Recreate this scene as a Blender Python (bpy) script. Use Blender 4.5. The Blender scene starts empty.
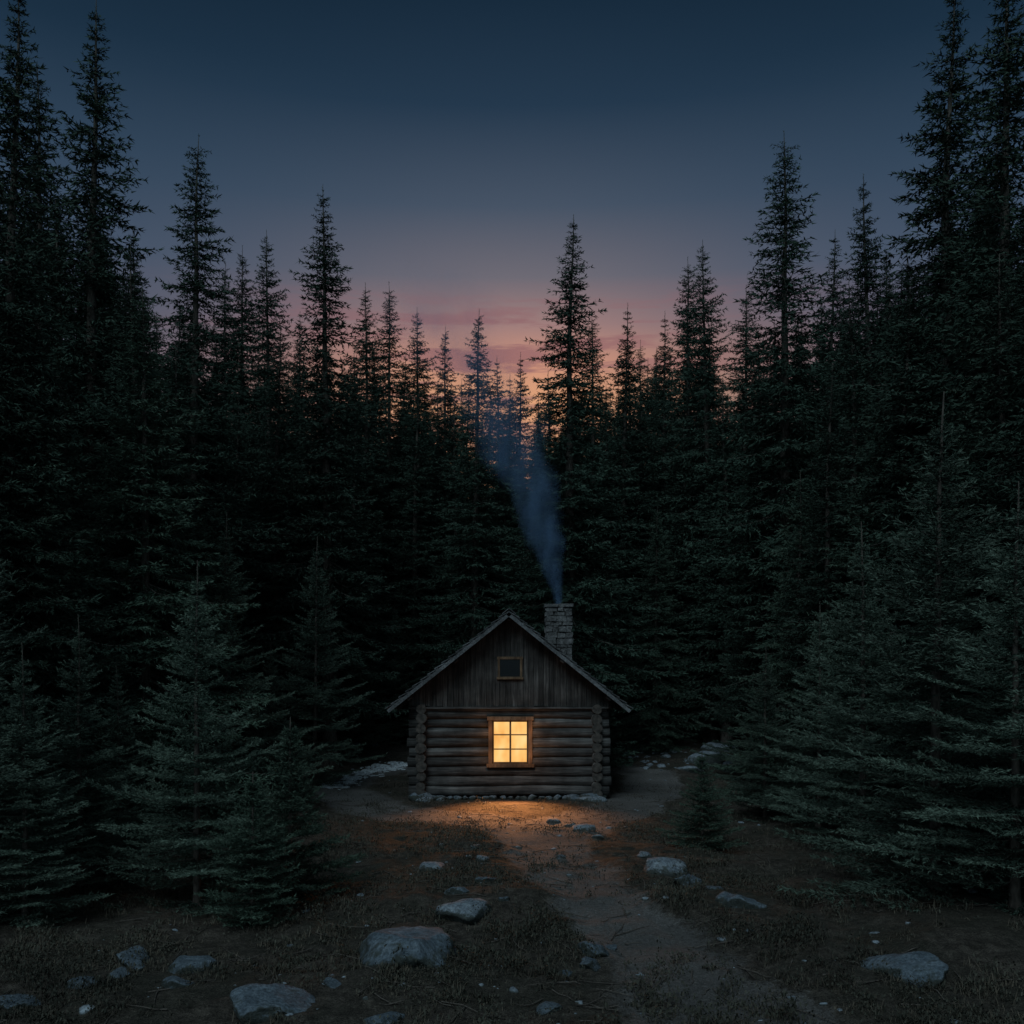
import bpy, math, random
import numpy as np
from mathutils import Vector
random.seed(7)
sc=bpy.context.scene
sc.view_settings.view_transform='Standard'
F=995.0; CH=3.6; HZ=680.0
# ---------------------------------------------------------------- noise / terrain
_r=np.random.RandomState(3); _L=_r.rand(256,256)
def vn(x,y):
    x=np.asarray(x,float); y=np.asarray(y,float)
    xi=np.floor(x).astype(int); yi=np.floor(y).astype(int)
    fx=x-xi; fy=y-yi; fx=fx*fx*(3-2*fx); fy=fy*fy*(3-2*fy)
    a=_L[xi%256,yi%256]; b=_L[(xi+1)%256,yi%256]; c=_L[xi%256,(yi+1)%256]; d=_L[(xi+1)%256,(yi+1)%256]
    return (a*(1-fx)+b*fx)*(1-fy)+(c*(1-fx)+d*fx)*fy
def fbm(x,y,o=4):
    s=0;a=.5
    for i in range(o):
        s=s+a*(vn(np.asarray(x)*2**i+17*i,np.asarray(y)*2**i+31*i)-.5); a*=.5
    return s
PATHS=[[(2.6,6,2.3),(2.4,9.95,2.1),(2.2,11.7,1.9),(1.75,14.3,1.6),(1.15,17.5,1.45),(.75,19.9,1.6),(.7,22.4,2.2),(1.2,25.2,2.7),(2.7,27.3,2.4),(4.3,31,2.1),(5.0,36,1.9),(3.8,39,1.6)],
       [(.7,22.4,2.0),(-.4,25.4,3.2),(-1.85,26.2,3.0),(-3.6,27.6,2.3),(-5.2,31,1.8),(-5.8,35,1.6),(-4.4,38.5,1.4)]]
def pathmask(x,y):
    x=np.asarray(x,float); y=np.asarray(y,float)
    best=np.full(x.shape,99.0)
    for P in PATHS:
        for (ax,ay,aw),(bx,by,bw) in zip(P[:-1],P[1:]):
            dx,dy=bx-ax,by-ay; t=np.clip(((x-ax)*dx+(y-ay)*dy)/(dx*dx+dy*dy),0,1)
            d=np.hypot(x-ax-t*dx,y-ay-t*dy)-(aw+(bw-aw)*t)/2
            best=np.minimum(best,d)
    best=best+fbm(x*.9,y*.9)*.8+fbm(x*4,y*4)*.35
    return np.clip(.5-best/0.65,0,1)
def hgt(x,y):
    x=np.asarray(x,float); y=np.asarray(y,float)
    h=np.clip(y-34,0,60)*.07
    side=np.clip((np.abs(x)-4.5)/8,0,1); h=h+side*.25*(1+0*y)
    cab=np.clip((np.hypot((x+.1)/4.5,(y-33)/5.5)-.8)/.6,0,1)
    m=pathmask(x,y)
    b=fbm(x*.22,y*.22)*.9+fbm(x*1.3+9,y*1.3)*.22+fbm(x*5,y*5,3)*.07
    return h+b*cab*(1-.4*m)-m*.06*cab
def px2w(px,py):
    Y=F*CH/(py-HZ)
    for _ in range(12):
        X=(px-512)/F*Y; z=float(hgt(X,Y)); Y=.5*Y+.5*F*(CH-z)/(py-HZ)
    return (px-512)/F*Y,Y
# ---------------------------------------------------------------- helpers
def mesh_np(name,V,Fc,mats=(),midx=None,attr=None,smooth=False):
    me=bpy.data.meshes.new(name); V=np.asarray(V,np.float32); Fc=np.asarray(Fc,np.int32)
    k=Fc.shape[1]
    me.vertices.add(len(V)); me.vertices.foreach_set('co',V.ravel())
    me.loops.add(Fc.size); me.loops.foreach_set('vertex_index',Fc.ravel())
    me.polygons.add(len(Fc)); me.polygons.foreach_set('loop_start',np.arange(0,Fc.size,k,dtype=np.int32))
    for m in mats: me.materials.append(m)
    if midx is not None: me.polygons.foreach_set('material_index',np.asarray(midx,np.int32))
    if smooth: me.polygons.foreach_set('use_smooth',np.ones(len(Fc),bool))
    me.update(calc_edges=True)
    if attr is not None:
        for n,a in attr.items():
            at=me.attributes.new(n,'FLOAT','POINT'); at.data.foreach_set('value',np.asarray(a,np.float32))
    return me
def add(name,me,parent=None,loc=(0,0,0)):
    o=bpy.data.objects.new(name,me); sc.collection.objects.link(o); o.location=loc
    if parent: o.parent=parent
    return o
def empty(name,loc=(0,0,0)):
    return add(name,None,None,loc)
class NT:
    def __init__(s,nt): s.nt=nt; s.n=nt.nodes; s.l=nt.links
    def m(s,op,a,b=None,c=None,clamp=False):
        nd=s.n.new('ShaderNodeMath'); nd.operation=op; nd.use_clamp=clamp
        for i,v in enumerate((a,b,c)):
            if v is None: continue
            if isinstance(v,(int,float)): nd.inputs[i].default_value=v
            else: s.l.new(v,nd.inputs[i])
        return nd.outputs[0]
    def mix(s,f,a,b,mode='MIX'):
        nd=s.n.new('ShaderNodeMix'); nd.data_type='RGBA'; nd.blend_type=mode
        for i,v in ((0,f),(6,a),(7,b)):
            if isinstance(v,(int,float)): nd.inputs[i].default_value=v
            elif isinstance(v,tuple): nd.inputs[i].default_value=(*v,1) if len(v)==3 else v
            else: s.l.new(v,nd.inputs[i])
        return nd.outputs[2]
    def noise(s,vec,scale,detail=4,rough=.55):
        nd=s.n.new('ShaderNodeTexNoise'); nd.inputs['Scale'].default_value=scale; nd.inputs['Detail'].default_value=detail; nd.inputs['Roughness'].default_value=rough
        if vec is not None: s.l.new(vec,nd.inputs['Vector'])
        return nd.outputs[0]
    def ramp(s,f,pts):
        nd=s.n.new('ShaderNodeValToRGB'); e=nd.color_ramp.elements
        while len(e)<len(pts): e.new(.5)
        for el,(p,c) in zip(e,pts):
            el.position=p; el.color=(c,c,c,1) if isinstance(c,(int,float)) else (*c,1)
        s.l.new(f,nd.inputs[0]); return nd.outputs[0]
    def map(s,vec,sca):
        nd=s.n.new('ShaderNodeMapping'); nd.inputs['Scale'].default_value=sca; s.l.new(vec,nd.inputs[0]); return nd.outputs[0]
def mat(name):
    m=bpy.data.materials.new(name); m.use_nodes=True
    t=NT(m.node_tree); b=t.n['Principled BSDF']; tc=t.n.new('ShaderNodeTexCoord')
    return m,t,b,tc
def bump(t,b,h,st=.5,d=.02):
    n=t.n.new('ShaderNodeBump'); n.inputs['Strength'].default_value=st; n.inputs['Distance'].default_value=d
    t.l.new(h,n.inputs['Height']); t.l.new(n.outputs[0],b.inputs['Normal'])
# ---------------------------------------------------------------- materials
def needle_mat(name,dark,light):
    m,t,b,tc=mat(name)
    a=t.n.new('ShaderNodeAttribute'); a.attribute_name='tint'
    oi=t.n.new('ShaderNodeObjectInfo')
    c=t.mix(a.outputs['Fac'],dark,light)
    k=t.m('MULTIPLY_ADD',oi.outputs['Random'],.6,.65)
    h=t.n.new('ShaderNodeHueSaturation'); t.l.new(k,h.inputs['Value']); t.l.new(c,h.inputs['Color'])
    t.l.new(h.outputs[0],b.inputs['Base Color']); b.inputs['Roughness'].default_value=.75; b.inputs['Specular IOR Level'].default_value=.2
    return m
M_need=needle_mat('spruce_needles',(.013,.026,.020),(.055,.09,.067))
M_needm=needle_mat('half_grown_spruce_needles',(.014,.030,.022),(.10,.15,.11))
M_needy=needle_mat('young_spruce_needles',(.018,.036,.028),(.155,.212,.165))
def bark():
    m,t,b,tc=mat('bark'); n=t.noise(t.map(tc.outputs['Object'],(8,8,2)),3,5)
    t.l.new(t.ramp(n,[(.3,(.03,.024,.02)),(.7,(.13,.11,.095))]),b.inputs['Base Color']); b.inputs['Roughness'].default_value=.95; bump(t,b,n,.8,.03); return m
M_bark=bark()
def wood(name,sca,dark,mid,light):
    m,t,b,tc=mat(name); v=t.map(tc.outputs['Object'],sca)
    n=t.noise(v,2.2,6,.65); n2=t.noise(tc.outputs['Object'],1.6,3)
    c=t.ramp(n,[(.3,dark),(.5,mid),(.72,light)])
    w=t.ramp(n2,[(.35,.5),(.65,1.2)])
    geo=t.n.new('ShaderNodeNewGeometry')
    r=t.m('MULTIPLY_ADD',geo.outputs['Random Per Island'],.8,.56)
    c=t.mix(1.0,c,w,'MULTIPLY')
    h=t.n.new('ShaderNodeHueSaturation'); t.l.new(r,h.inputs['Value']); t.l.new(c,h.inputs['Color'])
    t.l.new(h.outputs[0],b.inputs['Base Color']); b.inputs['Roughness'].default_value=.85; b.inputs['Specular IOR Level'].default_value=.3
    bump(t,b,n,.9,.025); return m
WC=((.022,.022,.023),(.075,.073,.072),(.17,.168,.165))
M_logx=wood('log_wood_x',(.5,9,9),*WC); M_logy=wood('log_wood_y',(9,.5,9),*WC)
M_board=wood('weathered_boards',(10,10,.6),(.02,.019,.019),(.055,.051,.049),(.12,.113,.108))
M_trim=wood('trim_wood',(5,5,1.2),(.08,.048,.03),(.15,.095,.058),(.22,.15,.095))
M_shin=wood('roof_shingles',(8,2,8),(.05,.054,.058),(.11,.117,.125),(.22,.23,.245))
def endgrain():
    m,t,b,tc=mat('log_end_grain'); n=t.noise(tc.outputs['Object'],9,5)
    t.l.new(t.ramp(n,[(.35,(.025,.023,.021)),(.65,(.085,.076,.068))]),b.inputs['Base Color']); b.inputs['Roughness'].default_value=.9; bump(t,b,n); return m
M_end=endgrain()
def rockmat(name,a,b_,c_,lich=True):
    m,t,b,tc=mat(name); n=t.noise(tc.outputs['Object'],2.5,8,.65); n2=t.noise(tc.outputs['Object'],14,6,.7)
    c=t.ramp(n,[(.3,a),(.5,b_),(.7,c_)]); c=t.mix(1.0,c,t.ramp(n2,[(.35,.45),(.6,1.2)]),'MULTIPLY')
    if lich:
        geo=t.n.new('ShaderNodeNewGeometry'); s=t.n.new('ShaderNodeSeparateXYZ'); t.l.new(geo.outputs['Normal'],s.inputs[0])
        k=t.ramp(t.m('ADD',t.m('MULTIPLY',s.outputs[2],-.30),t.noise(tc.outputs['Object'],3.2,6,.7)),[(.27,0),(.42,1)])
        c=t.mix(t.m('MULTIPLY',k,.85),c,(.035,.04,.03))
    t.l.new(c,b.inputs['Base Color']); b.inputs['Roughness'].default_value=.85; b.inputs['Specular IOR Level'].default_value=.3
    bump(t,b,t.m('ADD',n,t.m('MULTIPLY',n2,.5)),1,.06); return m
M_rock=rockmat('granite',(.06,.08,.10),(.12,.155,.19),(.20,.245,.29))
M_rockp=rockmat('pale_granite',(.12,.145,.175),(.22,.26,.305),(.35,.40,.45))
M_gravel=rockmat('pale_gravel',(.45,.50,.56),(.62,.68,.74),(.74,.79,.84),False)
M_stone=rockmat('masonry_stone',(.06,.06,.062),(.125,.125,.128),(.23,.23,.235),False)
def flat(name,col,rough=.8):
    m,t,b,tc=mat(name); n=t.noise(tc.outputs['Object'],12,4)
    t.l.new(t.mix(t.ramp(n,[(.3,0),(.7,1)]),tuple(.6*c for c in col),col),b.inputs['Base Color']); b.inputs['Roughness'].default_value=rough; return m
M_mortar=flat('mortar',(.04,.039,.038)); M_dark=flat('dark_glass',(.006,.007,.009),.25); M_soot=flat('soot',(.01,.01,.01))
def groundmat(name):
    m,t,b,tc=mat(name); P=tc.outputs['Object']
    a=t.n.new('ShaderNodeAttribute'); a.attribute_name='pathmask'
    n1=t.noise(P,.55,5); n2=t.noise(P,6,6,.7); n3=t.noise(P,45,4,.7); n4=t.noise(P,16,5,.75)
    soil=t.ramp(n2,[(.3,(.024,.020,.017)),(.5,(.068,.058,.049)),(.72,(.14,.12,.10))])
    moss=t.ramp(n4,[(.3,(.018,.020,.016)),(.7,(.058,.058,.044))])
    g=t.mix(t.ramp(n1,[(.45,0),(.62,.7)]),soil,moss)
    g=t.mix(1.0,g,t.ramp(n3,[(.35,.4),(.65,1.45)]),'MULTIPLY')
    dirt=t.ramp(n4,[(.3,(.10,.094,.092)),(.55,(.165,.157,.153)),(.75,(.24,.23,.225))])
    dirt=t.mix(1.0,dirt,t.ramp(n3,[(.35,.6),(.65,1.25)]),'MULTIPLY')
    dirt=t.mix(1.0,dirt,t.ramp(n1,[(.35,.75),(.65,1.1)]),'MULTIPLY')
    k=t.m('ADD',a.outputs['Fac'],t.m('MULTIPLY',t.m('SUBTRACT',n4,.5),1.0)); k=t.m('ADD',k,t.m('MULTIPLY',t.m('SUBTRACT',n2,.5),.5)); k=t.ramp(k,[(.3,0),(.72,1)])
    t.l.new(t.mix(k,g,dirt),b.inputs['Base Color']); b.inputs['Roughness'].default_value=.95; b.inputs['Specular IOR Level'].default_value=.15
    hh=t.m('ADD',t.m('MULTIPLY',n3,.5),n4); bump(t,b,hh,.9,.06); return m
M_ground=groundmat('forest_floor'); M_path=groundmat('path_dirt')
def pane():
    m,t,b,tc=mat('lit_window_pane'); P=tc.outputs['Object']
    n=t.noise(t.map(P,(1.6,1,.9)),1.6,2)
    c=t.ramp(n,[(.3,(.85,.40,.10)),(.5,(.97,.54,.17)),(.72,(1.0,.66,.27))])
    t.l.new(c,b.inputs['Emission Color']); b.inputs['Emission Strength'].default_value=1.08
    b.inputs['Base Color'].default_value=(.02,.015,.01,1); b.inputs['Roughness'].default_value=.9; b.inputs['Specular IOR Level'].default_value=0; return m
M_pane=pane()
def grassmat(name,d,l):
    m,t,b,tc=mat(name); a=t.n.new('ShaderNodeAttribute'); a.attribute_name='tint'
    t.l.new(t.mix(a.outputs['Fac'],d,l),b.inputs['Base Color']); b.inputs['Roughness'].default_value=.8; b.inputs['Specular IOR Level'].default_value=.2; return m
M_grass=grassmat('dry_grass',(.024,.023,.018),(.15,.125,.095)); M_under=grassmat('undergrowth_leaves',(.02,.022,.017),(.08,.078,.06))
# ---------------------------------------------------------------- ground
def axis(dense0,dense1,st,lo,hi):
    a=np.arange(dense0,dense1,st); L=[];v=dense0;s=st
    while v>lo: s*=1.3; v-=s; L.append(v)
    R=[];v=a[-1];s=st
    while v<hi: s*=1.25; v+=s; R.append(v)
    return np.array(L[::-1]+list(a)+R)
xs=axis(-15,15,.10,-400,400); ys=axis(8.5,44,.10,-150,600)
GX,GY=np.meshgrid(xs,ys); GZ=hgt(GX,GY); PM=pathmask(GX,GY)
V=np.stack([GX.ravel(),GY.ravel(),GZ.ravel()],1); nx=len(xs); ny=len(ys)
I=np.arange(nx*ny).reshape(ny,nx); Q=np.stack([I[:-1,:-1],I[:-1,1:],I[1:,1:],I[1:,:-1]],-1).reshape(-1,4)
add('ground',mesh_np('ground',V,Q,[M_ground],attr={'pathmask':PM.ravel()},smooth=True))
pm=PM.ravel(); sel=(pm[Q]>.75).all(1)
q=Q[sel]; u,inv=np.unique(q,return_inverse=True); V2=V[u]+np.array([0,0,.006])
add('dirt_path',mesh_np('dirt_path',V2,inv.reshape(-1,4),[M_path],attr={'pathmask':pm[u]},smooth=True))
# ---------------------------------------------------------------- spruce generator
def norm(a): return a/np.maximum(np.linalg.norm(a,axis=-1,keepdims=True),1e-9)
def tube(pts,rad,n=5):
    pts=np.asarray(pts,float); V=[];Fs=[]
    for i,p in enumerate(pts):
        d=norm(pts[min(i+1,len(pts)-1)]-pts[max(i-1,0)]); a=np.array([0,0,1.]) if abs(d[2])<.9 else np.array([1.,0,0])
        s=norm(np.cross(d,a)); w=np.cross(s,d)
        for k in range(n):
            an=2*math.pi*k/n; V.append(p+rad[i]*(math.cos(an)*s+math.sin(an)*w))
    for i in range(len(pts)-1):
        for k in range(n):
            a=i*n+k;b=i*n+(k+1)%n; Fs+= [(a,b,b+n),(a,b+n,a+n)]
    return np.array(V),np.array(Fs)
def spruce(seed,H,R,crown0,spacing,nb,tw_sp,need_m,nl,nw,mats,young=False,prof=.8):
    r=np.random.RandomState(seed); WV=[];WF=[];off=0
    nT=16; zt=np.linspace(0,1,nT); bend=np.cumsum(r.randn(nT,2)*.03*H/23,0)*zt[:,None]
    P=np.c_[bend,zt*H]; P[0,2]=-.4
    r0=H*(.0085 if young else .0105); rad=r0*(1-zt)**.9+.006; rad[0]*=1.5
    v,f=tube(P,rad,9); WV.append(v);WF.append(f);off+=len(v)
    S=[];E=[];T=[]
    z=crown0; ztop=H*(.925 if young else .975)
    while z<ztop:
        h=(z-crown0)/(H*(.97 if young else 1)-crown0)
        n=max(5,int(nb*(1-.25*h)+r.randint(-1,2)))
        a0=r.rand()*6.28
        wl=r.uniform(.70,1.18)
        for k in range(n):
            if r.rand()<.07: continue
            L=R*((1-h)**prof)*min(1,.68+h*2.6)*wl*r.uniform(.6,1.16)
            L=max(L,.06)
            an=a0+6.283*k/n+r.randn()*.22
            el=math.radians((0+38*h**1.3) if young else (-18+34*h**2))+r.randn()*.09
            rd=np.array([math.cos(an),math.sin(an),0]); side=np.array([-rd[1],rd[0],0])
            zz=z+r.randn()*spacing*(.10 if young else .25)
            bx=np.array([np.interp(zz,zt*H,bend[:,0]),np.interp(zz,zt*H,bend[:,1]),zz])
            dr=(.20 if young else .42); up=(.20 if young else .30); sw=r.randn()*.1
            def pt(t):
                t=np.asarray(t)[...,None]
                return bx+rd*L*t*math.cos(el)+np.array([0,0,1.])*L*(math.sin(el)*t-dr*t*(1-.25*t)*(1-.7*h)+up*t**2.2*(1-.5*h))+side*L*sw*t**2
            tt=np.linspace(0,1,4); bp=pt(tt); v,f=tube(bp,(.006+.008*L)*(1-tt*.85)*(1 if not young else .6),3)
            WV.append(v);WF.append(f+off);off+=len(v)
            ntw=max(4,int(L/tw_sp)); t=np.linspace(.08 if young else .12,.97,ntw)+r.randn(ntw)*.01
            pos=pt(t); tang=norm(pt(np.minimum(t+.05,1.05))-pos)
            for sgn in (-1,1):
                ang=np.radians(r.uniform(42,66,ntw))
                d=tang*np.cos(ang)[:,None]+sgn*side*np.sin(ang)[:,None]+np.c_[np.zeros((ntw,2)),r.uniform(-.5,.0,ntw) if not young else r.uniform(-.14,.14,ntw)]
                tl=((.40 if young else .44)*L*(1-t)**.75*np.clip(.35+t*2.2,0,1)+.05)*r.uniform(.6,1.15,ntw); tl=np.minimum(tl,.95)
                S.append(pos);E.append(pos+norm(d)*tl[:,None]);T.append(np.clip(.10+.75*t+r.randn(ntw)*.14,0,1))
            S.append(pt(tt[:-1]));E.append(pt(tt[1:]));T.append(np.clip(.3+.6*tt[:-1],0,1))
        z+=spacing*r.uniform(.6,1.35)*(1-.55*h)
    l0=.90 if young else .945
    top=np.array([[bend[-1,0],bend[-1,1],H*l0]]); S.append(top);E.append(top+np.array([[0,0,H*(1-l0)]]));T.append(np.array([.8]))
    if not young and crown0>1.5:
        for i in range(26):
            zz=r.uniform(1.0,crown0+1); an=r.rand()*6.28; L=r.uniform(.4,1.5)
            b0=np.array([0,0,zz]); pts=[b0,b0+np.array([math.cos(an)*L*.5,math.sin(an)*L*.5,-.1*L]),b0+np.array([math.cos(an)*L,math.sin(an)*L,-.35*L])]
            v,f=tube(pts,[.02,.014,.004],3); WV.append(v);WF.append(f+off);off+=len(v)
    S=np.concatenate(S);E=np.concatenate(E);T=np.concatenate(T)
    ln=np.linalg.norm(E-S,axis=1); cnt=np.maximum(2,(ln*need_m*r.uniform(.8,1.2,len(ln))).astype(int))
    idx=np.repeat(np.arange(len(S)),cnt); N=len(idx)
    u=r.rand(N); p=S[idx]+(E-S)[idx]*u[:,None]; d=norm((E-S)[idx])
    rnd=r.randn(N,3); perp=norm(rnd-(rnd*d).sum(1)[:,None]*d); nd=norm(d*.85+perp*.65)
    sf=np.clip(.45+(1-p[:,2]/H)*4,0,1)
    Ln=nl*r.uniform(.65,1.25,N)*sf; s=norm(np.cross(nd,r.randn(N,3)))*(nw*.5)*sf[:,None]
    NV=np.empty((N,3,3)); NV[:,0]=p-s;NV[:,1]=p+s;NV[:,2]=p+nd*Ln[:,None]
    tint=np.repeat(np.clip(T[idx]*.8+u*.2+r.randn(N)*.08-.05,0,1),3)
    WV=np.concatenate(WV);WF=np.concatenate(WF)
    Vv=np.concatenate([WV,NV.reshape(-1,3)]); Ff=np.concatenate([WF,np.arange(N*3).reshape(-1,3)+len(WV)])
    mi=np.concatenate([np.zeros(len(WF)),np.ones(N)])
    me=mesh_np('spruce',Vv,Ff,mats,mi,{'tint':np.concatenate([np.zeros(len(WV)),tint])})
    return me,H
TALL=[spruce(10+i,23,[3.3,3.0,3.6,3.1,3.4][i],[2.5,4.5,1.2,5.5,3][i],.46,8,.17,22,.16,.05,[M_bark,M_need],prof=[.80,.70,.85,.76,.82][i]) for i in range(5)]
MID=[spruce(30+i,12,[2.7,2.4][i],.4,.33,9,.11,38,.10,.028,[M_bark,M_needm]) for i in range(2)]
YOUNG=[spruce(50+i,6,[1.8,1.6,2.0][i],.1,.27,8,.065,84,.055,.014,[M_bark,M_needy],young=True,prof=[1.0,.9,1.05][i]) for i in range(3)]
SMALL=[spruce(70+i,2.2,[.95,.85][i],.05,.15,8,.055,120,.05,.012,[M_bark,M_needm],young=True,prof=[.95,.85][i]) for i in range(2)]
def plant(name,X,Y,ztop,parent=None,rf=1.0,kind=None,low=False):
    zb=float(hgt(X,Y)); Ht=ztop-zb
    if kind is None: kind='s' if Ht<3.1 else ('y' if Ht<8.8 else ('m' if Ht<13.5 else 't'))
    me,H=random.choice({'s':SMALL,'y':YOUNG,'m':MID,'t':TALL}[kind])
    if low and kind=='t': me,H=TALL[random.choice((0,2))]
    o=add(name,me,parent,(X,Y,zb-.03)); s=Ht/H; w=s**(.8 if kind=='t' else 1)*rf
    o.scale=(w,w,s); o.rotation_euler=(random.uniform(-.012,.012),random.uniform(-.012,.012),random.uniform(0,6.28)); return o
def topz(top,Y): return CH+(HZ-top)/F*Y
TL=[(8,-30,21,1.1),(85,-5,27,1.15),(140,225,40,1),(188,130,34,1.15),(222,260,47,.95),(245,242,48,.95),(270,228,42,.95),(300,310,50,.95),(330,183,38,1.15),(368,283,46,1),(390,280,50,.95),
 (418,305,48,1),(443,325,52,.95),(472,308,44,1.1),(498,355,55,1),(520,352,56,1),(570,212,38,1.25),(597,310,47,.95),(622,305,46,1),(638,340,52,.95),(665,310,48,.95),
 (690,252,46,1.05),(710,238,44,1),(745,285,46,1.05),(785,128,34,1.25),(828,230,42,1.05),(872,175,38,1.1),(905,250,34,1.1),(948,-20,26,1.25),(1000,-60,22,1.2),(45,60,33,1.1)]
for px,t,Y,rf in TL: plant('spruce_tree',(px-512)/F*Y,Y,topz(t,Y),rf=rf,kind='t',low=Y<28)
YL=[(197,558,16.5,1.15),(80,612,17.5,1.2),(145,285,24,1.2),(290,715,16.3,1.0),(252,770,14.9,1.15),(25,640,15,1.2),(315,535,33,1.05),(225,510,27,1.1),(120,660,21,1.1),(60,400,23,1.2),
 (655,505,43,1),(705,605,46,1.1),(765,645,25.5,1.25),(703,750,21.3,1.1),(935,390,16,1.35),(862,520,21,1.25),(1015,480,14.5,1.35),(818,600,24,1.25),
 (600,612,44,1),(396,600,45,1),(440,600,46,1),(270,640,31,1),(360,640,42,.95),(745,560,36,1),(20,300,21,1.2),(1010,250,20,1.25),(-25,480,15,1.2),(795,470,30,1.1),(455,560,47,1),(560,540,48,1),(170,470,31,1.1),(885,380,27,1.2),(775,620,41,1.1)]
for px,t,Y,rf in YL: plant('young_spruce_tree',(px-512)/F*Y,Y,topz(t,Y),rf=rf,low=True)
# forest mass
SKX=[-400,0,60,150,230,300,400,470,530,600,700,790,880,960,1024,1400]; SKY=[20,80,150,230,310,330,350,370,372,350,325,310,250,140,80,0]
FM=empty('distant_forest'); pts=[]
rr=random.Random(5); n=0
for tr in range(7500):
    Y=rr.uniform(14,78); X=rr.uniform(-.7*Y-3,.7*Y+3); px=512+F*X/Y
    if Y<44 and abs(X+.1)<np.interp(Y,[14,20,24,30,42],[8,10.6,9.6,8.8,9.2]): continue
    dm=2.4 if Y<45 else (2.1 if abs(px-510)<170 else 2.8)
    if any((X-a)**2+(Y-b)**2<dm*dm for a,b in pts): continue
    top=np.interp(px,SKX,SKY)+rr.uniform(0,90)**1.0; z=topz(top,Y)
    if rr.random()<.25 and Y<50: z=rr.uniform(4,9)
    if z<3 or z>30: z=rr.uniform(20,27) if z>30 else z
    pts.append((X,Y)); plant('forest_spruce',X,Y,z,FM,rf=rr.uniform(1,1.25),kind=None if z<9 else 't',low=True); n+=1
    if n>430: break
# ---------------------------------------------------------------- rocks
import bmesh
def rockmesh(seed,flatz=.55,sub=4,m=None):
    from mathutils import noise
    bm=bmesh.new(); bmesh.ops.create_icosphere(bm,subdivisions=sub,radius=1); rnd=random.Random(seed); o=Vector((rnd.uniform(0,99),rnd.uniform(0,99),rnd.uniform(0,99)))
    planes=[(Vector((rnd.gauss(0,1),rnd.gauss(0,1),rnd.gauss(.3,.8))).normalized(),rnd.uniform(.5,.82)) for _ in range(11)]
    for v in bm.verts:
        p=v.co.copy()
        for nrm,d in planes:
            k=p.dot(nrm)-d
            if k>0: p-=nrm*k*.9
        q=p*(1+.22*noise.noise(p*1.3+o)+.10*noise.noise(p*3.5+o)+.045*noise.noise(p*9+o))
        q.z*=flatz; v.co=q
    me=bpy.data.meshes.new('rock'); bm.to_mesh(me); bm.free(); me.materials.append(m or M_rock)
    me.polygons.foreach_set('use_smooth',[True]*len(me.polygons)); return me
RM=[rockmesh(i,random.uniform(.45,.65)) for i in range(7)]; RS=[rockmesh(20+i,.65,2) for i in range(5)]; RP=[rockmesh(40+i,.6,3,M_rockp) for i in range(4)]
RL=[(412,958,122),(465,915,66),(432,868,36),(460,893,28),(668,873,54),(905,970,88),(132,962,46),(190,968,58),(272,1010,90),(385,1022,50),(595,952,38),(590,966,24),(610,948,18),(740,905,46),
 (702,762,50),(722,750,40),(652,745,28),(640,748,20),(662,744,18),(348,748,30),(372,745,20),(584,831,28),(553,822,20),(570,826,12),(645,856,20),(688,886,36),(545,1010,34),(180,985,40),(85,985,36),(20,1005,50),(484,860,18),(566,975,20),
 (735,770,40),(690,772,28),(505,900,14),(715,890,22),(330,985,24),(120,975,30),(425,800,22),(592,798,26),(440,803,14),(486,880,20),(474,848,16),(655,860,12),(560,858,12),(598,838,14)]
for i,(px,py,w) in enumerate(RL):
    X,Y=px2w(px,py); s=w/F*Y/2*1.08
    if py>797 and py<805: Y=29.6; X=(px-512)/F*Y
    o=add('rock',(RP[i%4] if py<870 or i in(4,1) else RM[i%7]),None,(X,Y,float(hgt(X,Y))-s*.02)); o.scale=(s,s*random.uniform(.75,1),s*random.uniform(.7,1.0)); o.rotation_euler=(random.uniform(-.15,.15),random.uniform(-.15,.15),random.uniform(0,6.28))
def scatter(name,meshes,placer,n,smin,smax,mats,flatk=1):
    VV=[];FF=[];off=0
    for i in range(n):
        X,Y=placer()
        me=random.choice(meshes); co=np.empty(len(me.vertices)*3); me.vertices.foreach_get('co',co); co=co.reshape(-1,3)
        tr=np.empty(len(me.polygons)*3,int); me.polygons.foreach_get('vertices',tr); tr=tr.reshape(-1,3)
        s=smin*(smax/smin)**(random.random()**2); a=random.random()*6.28; R=np.array([[math.cos(a),-math.sin(a),0],[math.sin(a),math.cos(a),0],[0,0,1]])
        VV.append(co@R.T*s*np.array([1,1,flatk])+np.array([X,Y,float(hgt(X,Y))-s*.15*flatk])); FF.append(tr+off); off+=len(co)
    return add(name,mesh_np(name,np.concatenate(VV),np.concatenate(FF),mats,smooth=True))
def pl1():
    while True:
        Y=9+27*random.random()**1.5; X=random.gauss(0,3.6)
        if not(abs(X+.1)<3.4 and 29.4<Y<37.5): return X,Y
scatter('loose_stones',RS,pl1,380,.02,.12,[M_rockp])
def pl2():
    t=random.random(); py=785-21*t+5*math.sin(t*7)*(1-t)+random.gauss(0,1.5+1.2*math.sin(t*3.1)); px=322+84*t+random.gauss(0,3); return px2w(px,py)
scatter('pale_gravel_strip',RS,pl2,620,.06,.26,[M_gravel],.45)  # flattened pale gravel stones scattered along a strip
def pl3():
    px=random.choice([random.gauss(705,22),random.gauss(655,12)]); return px2w(px,random.gauss(758,6))
scatter('stone_pile',RS,pl3,60,.08,.3,[M_rockp])
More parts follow.
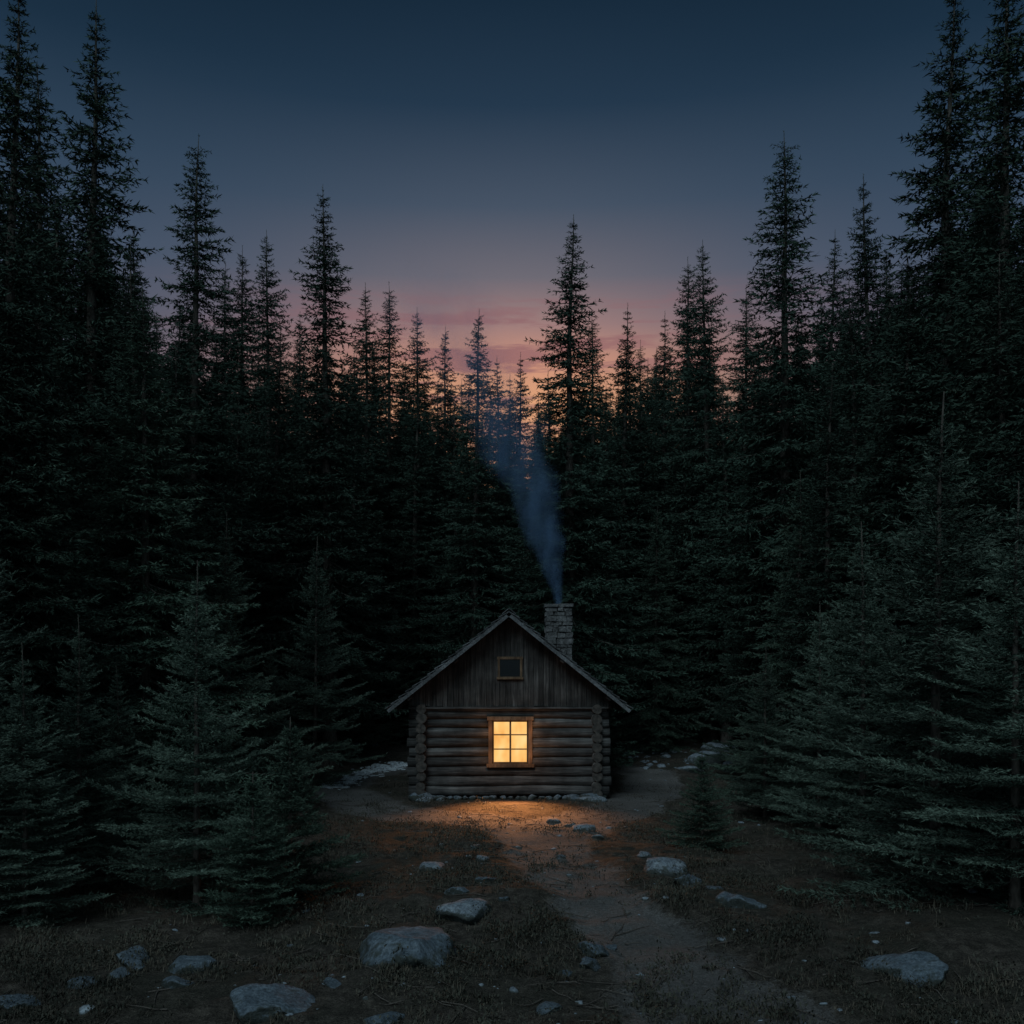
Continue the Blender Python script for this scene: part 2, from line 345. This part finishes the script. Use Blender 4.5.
# ---------------------------------------------------------------- grass, undergrowth
def blades(name,n,region,lmin,lmax,w,m,dens,leaf=False,f1=.8):
    r=np.random.RandomState(len(name)); X=[];Y=[]
    while sum(map(len,X))<n:
        y=region[2]+(region[3]-region[2])*r.rand(n*2)**1.6; x=r.uniform(-1,1,n*2)*(region[1]+(y-9)*.45)
        p=pathmask(x,y); c=fbm(x*f1+40,y*f1)*1.8+fbm(x*4,y*4+7)*1.5
        cab=(np.abs(x+.1)<3.2)&(y>29.6)&(y<37.3)
        k=(r.rand(n*2)<np.clip((c*3+dens)*(1-p*1.8),0,1))&~cab; X.append(x[k]);Y.append(y[k])
    x=np.concatenate(X)[:n];y=np.concatenate(Y)[:n]; z=hgt(x,y)
    az=r.rand(n)*6.28; lean=r.uniform(.2,1.2,n); L=r.uniform(lmin,lmax,n)*np.clip(1+fbm(x*2+5,y*2)*2,.5,1.6)
    d=np.c_[np.cos(az)*np.sin(lean),np.sin(az)*np.sin(lean),np.cos(lean)]; s=np.c_[-np.sin(az),np.cos(az),0*az]*w*.5
    b=np.c_[x,y,z-.005]
    if leaf: b=b+np.c_[r.randn(n)*.02,r.randn(n)*.02,r.uniform(0,.22,n)*np.clip(.6+fbm(x*3,y*3)*3,.2,1.3)]
    mid=b+d*(L*.55)[:,None]; tip=b+d*L[:,None]-np.c_[0*x,0*x,L*.22*lean]
    V=np.stack([b-s*(0.5 if leaf else 1),b+s*(0.5 if leaf else 1),mid+s*.8,tip,mid-s*.8],1)
    o=np.arange(n)[:,None]*5; Fq=np.concatenate([o+np.array([[0,1,2]]),o+np.array([[0,2,4]]),o+np.array([[4,2,3]])])
    t=np.repeat(np.clip(r.rand(n)*.7+fbm(x*.5,y*.5)*1.0+.15,0,1),5)
    add(name,mesh_np(name,V.reshape(-1,3),Fq,[m],attr={'tint':t}))
blades('grass',120000,(0,6.0,8.8,42),.04,.15,.009,M_grass,.25)
blades('undergrowth',90000,(0,6.5,8.8,34),.03,.06,.028,M_under,.05,True)
VV=[];FF=[];off=0
for i in range(520):
    X,Y=pl1(); a=random.random()*6.28; L=random.uniform(.12,.8); pts_=[]
    for k in range(4):
        t=k/3; x=X+math.cos(a)*L*t+random.gauss(0,.02); y=Y+math.sin(a)*L*t+random.gauss(0,.02); pts_.append((x,y,float(hgt(x,y))+.015+random.random()*.02))
    v,f=tube(pts_,[.009,.008,.006,.003],4); VV.append(v);FF.append(f+off);off+=len(v)
add('fallen_twigs',mesh_np('fallen_twigs',np.concatenate(VV),np.concatenate(FF),[M_bark]))
# ---------------------------------------------------------------- cabin
CX=-.09; CY=30.0
cab=empty('log_cabin',(CX,CY,0))
class MB:
    def __init__(s): s.V=[];s.F=[];s.m=[]
    def box(s,x0,x1,y0,y1,z0,z1,mi=0,j=0,ztop=None):
        o=len(s.V); za,zb=(z1,z1) if ztop is None else ztop
        P=[(x0,y0,z0),(x1,y0,z0),(x1,y1,z0),(x0,y1,z0),(x0,y0,za),(x1,y0,zb),(x1,y1,zb),(x0,y1,za)]
        s.V+=[tuple(c+random.uniform(-j,j) for c in p) for p in P]
        for f in ((0,3,2,1),(4,5,6,7),(0,1,5,4),(1,2,6,5),(2,3,7,6),(3,0,4,7)): s.F.append(tuple(o+i for i in f)); s.m.append(mi)
    def obj(s,name,mats,parent=cab,bev=0,smooth=False):
        me=bpy.data.meshes.new(name); me.from_pydata(s.V,[],s.F)
        for m in mats: me.materials.append(m)
        me.polygons.foreach_set('material_index',s.m)
        if smooth: me.polygons.foreach_set('use_smooth',[True]*len(me.polygons))
        o=add(name,me,parent)
        if bev:
            b=o.modifiers.new('b','BEVEL'); b.width=bev; b.segments=2
        return o
    def log(s,a,b,r,axis,seed):
        rn=random.Random(seed); n=14; L=abs(b[axis]-a[axis]); k=max(3,int(L/.35)); o=len(s.V); ph=rn.random()*9; r=r*rn.uniform(.93,1.04)
        for i in range(k+1):
            t=i/k
            for q in range(n):
                an=6.2832*q/n; rr_=r*(1+.035*math.sin(ph+t*L*2.1)+.03*math.sin(3*an+ph)+rn.uniform(-.015,.015)); wob=.015*math.sin(ph*2+t*L*1.3)
                if axis==0: s.V.append((a[0]+(b[0]-a[0])*t,a[1]+rr_*math.cos(an)+wob,a[2]+rr_*math.sin(an)+wob))
                else: s.V.append((a[0]+rr_*math.cos(an)+wob,a[1]+(b[1]-a[1])*t,a[2]+rr_*math.sin(an)+wob))
        for i in range(k):
            for q in range(n):
                p=o+i*n+q; p2=o+i*n+(q+1)%n; s.F.append((p,p2,p2+n,p+n)); s.m.append(0)
        s.F.append(tuple(o+q for q in range(n))[::-1]); s.m.append(1); s.F.append(tuple(o+k*n+q for q in range(n))); s.m.append(1)
HW=2.78; DEP=7.0; LR=.158; ST=.29; NC=9
wx0,wx1,wz0,wz1=-.50,.58,1.08,2.38
fl=MB(); sl=MB()
for i in range(NC+1):
    z=.26+ST*i; ex=.26+random.uniform(-.04,.05); ex2=.26+random.uniform(-.04,.05)
    if z-.1<wz1 and z+.1>wz0:
        fl.log((-HW-ex,LR,z),(wx0-.02,LR,z),LR,0,i); fl.log((wx1+.02,LR,z),(HW+ex2,LR,z),LR,0,i+50)
    else: fl.log((-HW-ex,LR,z),(HW+ex2,LR,z),LR,0,i)
    fl.log((-HW-ex2,DEP-LR,z),(HW+ex,DEP-LR,z),LR,0,i+100)
    zs=z-ST/2
    for sx in (-1,1):
        xx=sx*(HW-LR+.02); sl.log((xx,-.2-random.uniform(0,.07),max(zs,.16)),(xx,DEP+.22,max(zs,.16)),LR*.97,1,i+200+sx*20)
o1=fl.obj('front_and_back_log_walls',[M_logx,M_end],smooth=False); o2=sl.obj('side_log_walls',[M_logy,M_end])
for o in (o1,o2):
    for p in o.data.polygons: p.use_smooth=(p.material_index==0)
core=MB()
core.box(-HW+.05,wx0-.03,LR,LR+.06,.05,2.9); core.box(wx1+.03,HW-.05,LR,LR+.06,.05,2.9); core.box(wx0-.03,wx1+.03,LR,LR+.06,.05,wz0-.03); core.box(wx0-.03,wx1+.03,LR,LR+.06,wz1+.03,2.9)
core.box(-HW+.1,-HW+.16,LR+.07,DEP-LR,.05,2.9); core.box(HW-.16,HW-.1,LR+.07,DEP-LR,.05,2.9); core.box(-HW+.17,HW-.17,DEP-LR,DEP-LR+.05,.05,2.9); core.box(-HW+.17,HW-.17,LR+.07,DEP-LR-.01,.02,.08)
core.obj('chinking',[M_soot])
SL=.80; APX=5.66; RH=3.60; OV=.62
rz=lambda x:APX-SL*abs(x)
for nm,y0,y1 in (('front_gable_boards',-.07,-.03),('rear_gable_boards',DEP+.03,DEP+.07)):
    gb=MB(); x=-3.02; GB=2.80
    while x<3.0:
        w=random.uniform(.13,.2); xe=min(x+w,3.02); g=.007; j=random.uniform(-.014,.014); zb=GB+random.uniform(-.03,.02)
        za,zc=rz(x+g)-.15,rz(xe-g)-.15
        if min(za,zc)>zb+.02:
            if x<0<xe:
                gb.box(x+g,-.001,y0+j,y1+j,zb,0,ztop=(za,APX-.15)); gb.box(.001,xe-g,y0+j,y1+j,zb,0,ztop=(APX-.15,zc))
            else: gb.box(x+g,xe-g,y0+j,y1+j,zb,0,ztop=(za,zc))
        x=xe
    gb.obj(nm,[M_board])
bk=MB()
for s in (-1,1):
    for yy in (-.028,DEP+.0):
        o=len(bk.V); bk.V+=[(0,yy,2.83),(s*3.0,yy,2.83),(s*3.0,yy,rz(3)-.16),(0,yy,APX-.17),(0,yy+.02,2.83),(s*3.0,yy+.02,2.83),(s*3.0,yy+.02,rz(3)-.16),(0,yy+.02,APX-.17)]
        bk.F+=[(o,o+1,o+2,o+3),(o+4,o+7,o+6,o+5)]; bk.m+=[0,0]
bk.obj('gable_backing',[M_soot])
tr=MB(); tr.box(-3.0,3.0,-.10,.0,2.735,2.79); tr.box(-2.95,2.95,-.02,.28,2.66,2.73); tr.obj('gable_sill_beam',[M_logx])
cs=1/math.hypot(1,SL); sn=SL*cs
rf=MB()
def slab(mb,s,u0,u1,y0,y1,t0,t1,j=0):
    o=len(mb.V)
    for (u,y,t) in ((u0,y0,t0),(u1,y0,t0),(u1,y1,t0),(u0,y1,t0),(u0,y0,t1),(u1,y0,t1),(u1,y1,t1),(u0,y1,t1)):
        y+=random.uniform(-j,j); t+=random.uniform(-j,j)*.4
        mb.V.append((s*(u*cs+t*sn),y,APX-u*sn+t*cs))
    for f in ((0,3,2,1),(4,5,6,7),(0,1,5,4),(1,2,6,5),(2,3,7,6),(3,0,4,7)): mb.F.append(tuple(o+i for i in f)); mb.m.append(0)
UL=RH/cs
for s in (-1,1): slab(rf,s,0.0,UL-.04,-OV+.04,DEP+OV-.04,-.10,-.05)
rf.obj('roof_deck',[M_board])
sh=MB(); nrow=17
for s in (-1,1):
    for k in range(nrow):
        u0=k*UL/nrow; u1=u0+UL/nrow*1.35; y=-OV-.03
        while y<DEP+OV:
            w=random.uniform(.14,.27); o=len(sh.V); j=random.uniform(-.02,.03); a=-.045;b=.0+random.uniform(0,.025)
            y1=min(y+w,DEP+OV+.03)
            for (u,yy,t) in ((u0,y+.004,a),(min(u1+j,UL+.06),y+.004,b),(min(u1+j,UL+.06),y1-.004,b),(u0,y1-.004,a),(u0,y+.004,a+.02),(min(u1+j,UL+.06),y+.004,b+.03),(min(u1+j,UL+.06),y1-.004,b+.03),(u0,y1-.004,a+.02)):
                sh.V.append((s*(u*cs+t*sn),yy,APX-u*sn+t*cs))
            for f in ((0,3,2,1),(4,5,6,7),(0,1,5,4),(1,2,6,5),(2,3,7,6),(3,0,4,7)): sh.F.append(tuple(o+i for i in f)); sh.m.append(0)
            y=y1
for s in (-1,1): slab(sh,s,-.02,.22,-OV-.05,DEP+OV+.05,.03,.055)
sh.obj('shingle_roof',[M_shin])
bb=MB()
for s in (-1,1):
    for y0 in (-OV-.02,DEP+OV-.02): slab(bb,s,0.02,UL+.05,y0,y0+.04,-.15,-.047)
bb.obj('bargeboards',[M_shin])
rt=MB()
for s in (-1,1):
    for y in np.arange(.3,DEP,1.1): slab(rt,s,.1,UL-.1,y,y+.09,-.23,-.101)
    slab(rt,s,UL-.75,UL-.6,-OV+.05,-.08,-.22,-.101); slab(rt,s,.06,.2,-OV+.05,-.08,-.22,-.101); slab(rt,s,2.1,2.24,-OV+.05,-.08,-.22,-.101)
rt.obj('rafters_and_purlins',[M_board])
# main window
wf=MB(); c=.12
wf.box(wx0-c,wx0,-.05,LR+.05,wz0-.0,wz1); wf.box(wx1,wx1+c,-.05,LR+.05,wz0,wz1); wf.box(wx0-c-.04,wx1+c+.04,-.065,LR+.05,wz1+.002,wz1+.12); wf.box(wx0-c-.06,wx1+c+.06,-.10,LR+.05,wz0-.11,wz0-.002)
sw=.045
wf.box(wx0+.002,wx0+sw,.03,.075,wz0,wz1-.002); wf.box(wx1-sw,wx1-.002,.03,.075,wz0,wz1-.002); wf.box(wx0+sw+.001,wx1-sw-.001,.03,.075,wz1-sw,wz1-.002); wf.box(wx0+sw+.001,wx1-sw-.001,.03,.075,wz0,wz0+sw)
mx=(wx0+wx1)/2; wf.box(mx-.028,mx+.028,.028,.077,wz0+sw+.001,wz1-sw-.001)
for k in (1,2):
    zz=wz0+(wz1-wz0)*k/3
    wf.box(wx0+sw+.001,mx-.029,.034,.072,zz-.018,zz+.018); wf.box(mx+.029,wx1-sw-.001,.034,.072,zz-.018,zz+.018)
wf.obj('window_frame',[M_trim],bev=.006)
gp=MB(); gp.box(wx0+.01,wx1-.01,.09,.10,wz0+.01,wz1-.01); gp.obj('window_panes',[M_pane])
aw=MB(); ax0,ax1,az0,az1=-.27,.33,3.70,4.22; c=.07
aw.box(ax0-c,ax0,-.125,-.03,az0,az1); aw.box(ax1,ax1+c,-.125,-.03,az0,az1); aw.box(ax0-c-.02,ax1+c+.02,-.13,-.03,az1+.002,az1+.08); aw.box(ax0-c-.03,ax1+c+.03,-.15,-.03,az0-.08,az0-.002)
aw.obj('attic_window_frame',[M_trim],bev=.005)
ap=MB(); ap.box(ax0,ax1,-.10,-.09,az0,az1); ap.obj('attic_window_pane',[M_dark])
dr=MB()
for k in range(5): dr.box(-.5+k*.2+.003,-.3+k*.2-.003,DEP+.03,DEP+.08,.15,2.15)
dr.box(-.62,-.51,DEP+.03,DEP+.1,.1,2.2); dr.box(.51,.62,DEP+.03,DEP+.1,.1,2.2); dr.box(-.66,.66,DEP+.03,DEP+.11,2.21,2.32); dr.obj('door',[M_trim],bev=.005)
# chimney
ch=MB(); cx0,cx1,cy0,cy1=1.24,2.12,3.6,4.5; z=3.4
ch.box(cx0+.06,cx1-.06,cy0+.06,cy1-.06,3.0,6.16,1)
while z<6.0:
    hh=random.uniform(.12,.24)
    for side in range(4):
        L=cx1-cx0; u=0
        while u<L-.02:
            w=random.uniform(.16,.42); w=w if L-u-w>.12 else L-u; d=random.uniform(-.03,.03); g=.012; q=.16; jj=.022
            if side==0: ch.box(cx0+u+g,cx0+u+w-g,cy0-d,cy0+q,z+g,z+hh-g,0,jj)
            elif side==1: ch.box(cx0+u+g,cx0+u+w-g,cy1-q,cy1+d,z+g,z+hh-g,0,jj)
            elif side==2: ch.box(cx0-d,cx0+q,cy0+u+g,cy0+u+w-g,z+g+.004,z+hh-g,0,jj)
            else: ch.box(cx1-q,cx1+d,cy0+u+g,cy0+u+w-g,z+g+.004,z+hh-g,0,jj)
            u+=w
    z+=hh
zc=z
for (a,b_,c_,d_) in ((cx0-.05,1.66,cy0-.05,cy0+.2),(1.68,cx1+.05,cy0-.05,cy0+.2),(cx0-.05,1.6,cy1-.2,cy1+.05),(1.62,cx1+.05,cy1-.2,cy1+.05),(cx0-.05,cx0+.2,cy0+.21,cy1-.21),(cx1-.2,cx1+.05,cy0+.21,cy1-.21)):
    ch.box(a,b_,c_,d_,zc+.01,zc+.12,0,.01)
ch.box(1.5,1.86,3.87,4.23,zc,zc+.02,2)
ch.obj('stone_chimney',[M_stone,M_mortar,M_soot],bev=.02)
VV=[];FF=[];off=0
def fstone(x,y,s):
    global off
    me=random.choice(RS); co=np.empty(len(me.vertices)*3); me.vertices.foreach_get('co',co); co=co.reshape(-1,3); t=np.empty(len(me.polygons)*3,int); me.polygons.foreach_get('vertices',t)
    a=random.random()*6.28; R=np.array([[math.cos(a),-math.sin(a),0],[math.sin(a),math.cos(a),0],[0,0,1]])
    VV.append(co@R.T*np.array([s*1.2,s,s*1.1])+np.array([x,y,.05])); FF.append(t.reshape(-1,3)+off); off+=len(co)
x=-2.95
while x<2.95: s=random.uniform(.09,.17); fstone(x,-.04,s); fstone(x,DEP+.04,s); x+=s*1.9
y=.1
while y<DEP: s=random.uniform(.1,.18); fstone(-2.85,y,s); fstone(2.85,y,s); y+=s*1.9
for x,s in ((-2.5,.33),(2.45,.36),(-2.1,.2),(2.0,.24),(-2.8,.25)): fstone(x,-.16,s)
add('foundation_stones',mesh_np('fs',np.concatenate(VV),np.concatenate(FF),[M_rock],smooth=True),cab)
# ---------------------------------------------------------------- smoke
def smoke():
    m=bpy.data.materials.new('smoke_volume'); m.use_nodes=True; t=NT(m.node_tree); t.n.clear()
    out=t.n.new('ShaderNodeOutputMaterial'); pv=t.n.new('ShaderNodeVolumePrincipled'); tc=t.n.new('ShaderNodeTexCoord'); P=tc.outputs['Object']
    s=t.n.new('ShaderNodeSeparateXYZ'); t.l.new(P,s.inputs[0]); x,y,z=s.outputs
    ns=t.n.new('ShaderNodeTexNoise'); ns.inputs['Scale'].default_value=.7; ns.inputs['Detail'].default_value=1; t.l.new(P,ns.inputs['Vector'])
    s2=t.n.new('ShaderNodeSeparateColor'); t.l.new(ns.outputs['Color'],s2.inputs[0])
    R=t.m('MULTIPLY_ADD',z,.25,.15)
    ax=t.m('ADD',t.m('MULTIPLY',z,.17),t.m('MULTIPLY',t.m('MULTIPLY',z,z),.022))
    wx=t.m('MULTIPLY',t.m('SUBTRACT',s2.outputs[0],.5),t.m('MULTIPLY',R,1.7)); wy=t.m('MULTIPLY',t.m('SUBTRACT',s2.outputs[1],.5),t.m('MULTIPLY',R,1.4))
    dx=t.m('DIVIDE',t.m('ADD',t.m('ADD',x,ax),wx),R); dy=t.m('DIVIDE',t.m('ADD',y,wy),R)
    rr_=t.m('ADD',t.m('MULTIPLY',dx,dx),t.m('MULTIPLY',dy,dy))
    fall=t.m('POWER',t.m('SUBTRACT',1.0,rr_,clamp=True),1.8)
    nf=t.noise(t.map(P,(1.5,1.5,.5)),1.5,4,.6); nf=t.ramp(nf,[(.36,.16),(.64,1)])
    fade=t.m('POWER',t.m('SUBTRACT',1.0,t.m('DIVIDE',z,11.5),clamp=True),.6)
    den=t.m('MULTIPLY',t.m('MULTIPLY',fall,nf),t.m('DIVIDE',t.m('MULTIPLY',fade,1.15),R))
    t.l.new(den,pv.inputs['Density']); pv.inputs['Color'].default_value=(.34,.58,1.0,1); pv.inputs['Anisotropy'].default_value=0
    t.l.new(pv.outputs[0],out.inputs['Volume']); return m
pts_=[];rad=[]
for i in range(15):
    z=-.05+11.5*i/14; pts_.append((-(.17*z+.022*z*z),0,z)); rad.append(1.6*(.15+.25*max(z,0)))
v,f=tube(pts_,rad,16)
bm=bmesh.new(); vs=[bm.verts.new(p) for p in v]
for a in f: bm.faces.new([vs[i] for i in a])
bm.faces.new(vs[:16][::-1]); bm.faces.new(vs[-16:]); bmesh.ops.recalc_face_normals(bm,faces=bm.faces)
me=bpy.data.meshes.new('smoke'); bm.to_mesh(me); bm.free(); me.materials.append(smoke())
add('chimney_smoke',me,None,(CX+1.68,CY+4.05,zc+.14))
# ---------------------------------------------------------------- world
w=bpy.data.worlds.new('World'); sc.world=w; w.use_nodes=True; t=NT(w.node_tree); bg=t.n['Background']
tc=t.n.new('ShaderNodeTexCoord'); s=t.n.new('ShaderNodeSeparateXYZ'); t.l.new(tc.outputs['Generated'],s.inputs[0]); x,y,z=s.outputs
blue=t.ramp(z,[(0,(.05,.07,.10)),(.30,(.075,.10,.15)),(.38,(.05,.08,.13)),(.45,(.028,.055,.095)),(.52,(.011,.029,.055)),(.60,(.004,.013,.027)),(1,(.005,.014,.027))])
glow=t.ramp(z,[(0,(.5,.25,.14)),(.27,(.74,.36,.19)),(.305,(.60,.29,.20)),(.335,(.35,.21,.20)),(.375,(.155,.145,.175)),(.43,(.062,.087,.13)),(.50,(.018,.040,.073)),(.60,(.004,.015,.031))])
g=t.m('POWER',2.718,t.m('MULTIPLY',t.m('MULTIPLY',x,x),-20.0)); g=t.m('MULTIPLY',g,t.m('GREATER_THAN',y,0))
cn=t.noise(t.map(tc.outputs['Generated'],(3.2,3.2,30)),2.4,6,.65); ck=t.ramp(cn,[(.48,0),(.58,1)])
band=t.m('MULTIPLY',t.ramp(z,[(.2,0),(.26,1),(.335,1),(.37,0)]),ck)
c=t.mix(g,blue,glow); c=t.mix(t.m('MULTIPLY',t.m('MULTIPLY',band,g),.75),c,(.27,.12,.135))
back=t.m('MULTIPLY_ADD',y,-.5,.5); back=t.ramp(back,[(.45,0),(.85,1)])
c=t.mix(back,c,(.11,.17,.20))
t.l.new(c,bg.inputs[0]); bg.inputs[1].default_value=1.0
sun=bpy.data.lights.new('sun','SUN'); sun.energy=1.0; sun.angle=math.radians(30); sun.color=(.70,.91,1.0)
so=add('sun',sun); so.rotation_euler=(math.radians(40),math.radians(-18),0)
# zero-radius spots added outside the lit window to cast its glow on the ground
def spot(x,z,tilt,e):
    l=bpy.data.lights.new('window_glow_fill','SPOT'); l.energy=e; l.color=(1,.38,.12); l.spot_size=math.radians(92); l.spot_blend=1; l.shadow_soft_size=0
    o=add('window_glow_fill',l,cab,(x,-.12,z)); o.rotation_euler=(math.radians(-tilt),0,0)
for x in (-.35,mx,.43):
    for z in (1.4,2.0): spot(x,z,52,370)
for x in (-.62,.70):
    for z in (1.3,2.1):
        pl=bpy.data.lights.new('wall_glow_fill','POINT'); pl.energy=3.2; pl.color=(1,.42,.14); pl.shadow_soft_size=0  # unseen point lamps added before the wall to warm logs around the window
        add('wall_glow_fill',pl,cab,(x,-.38,z))
# ---------------------------------------------------------------- camera
cam=bpy.data.cameras.new('camera'); co=add('camera',cam,None,(0,0,CH)); co.rotation_euler=(math.radians(90),0,0)
cam.lens=36*F/1024; cam.sensor_width=36; cam.shift_y=(HZ-512)/1024; cam.clip_end=2000; sc.camera=co
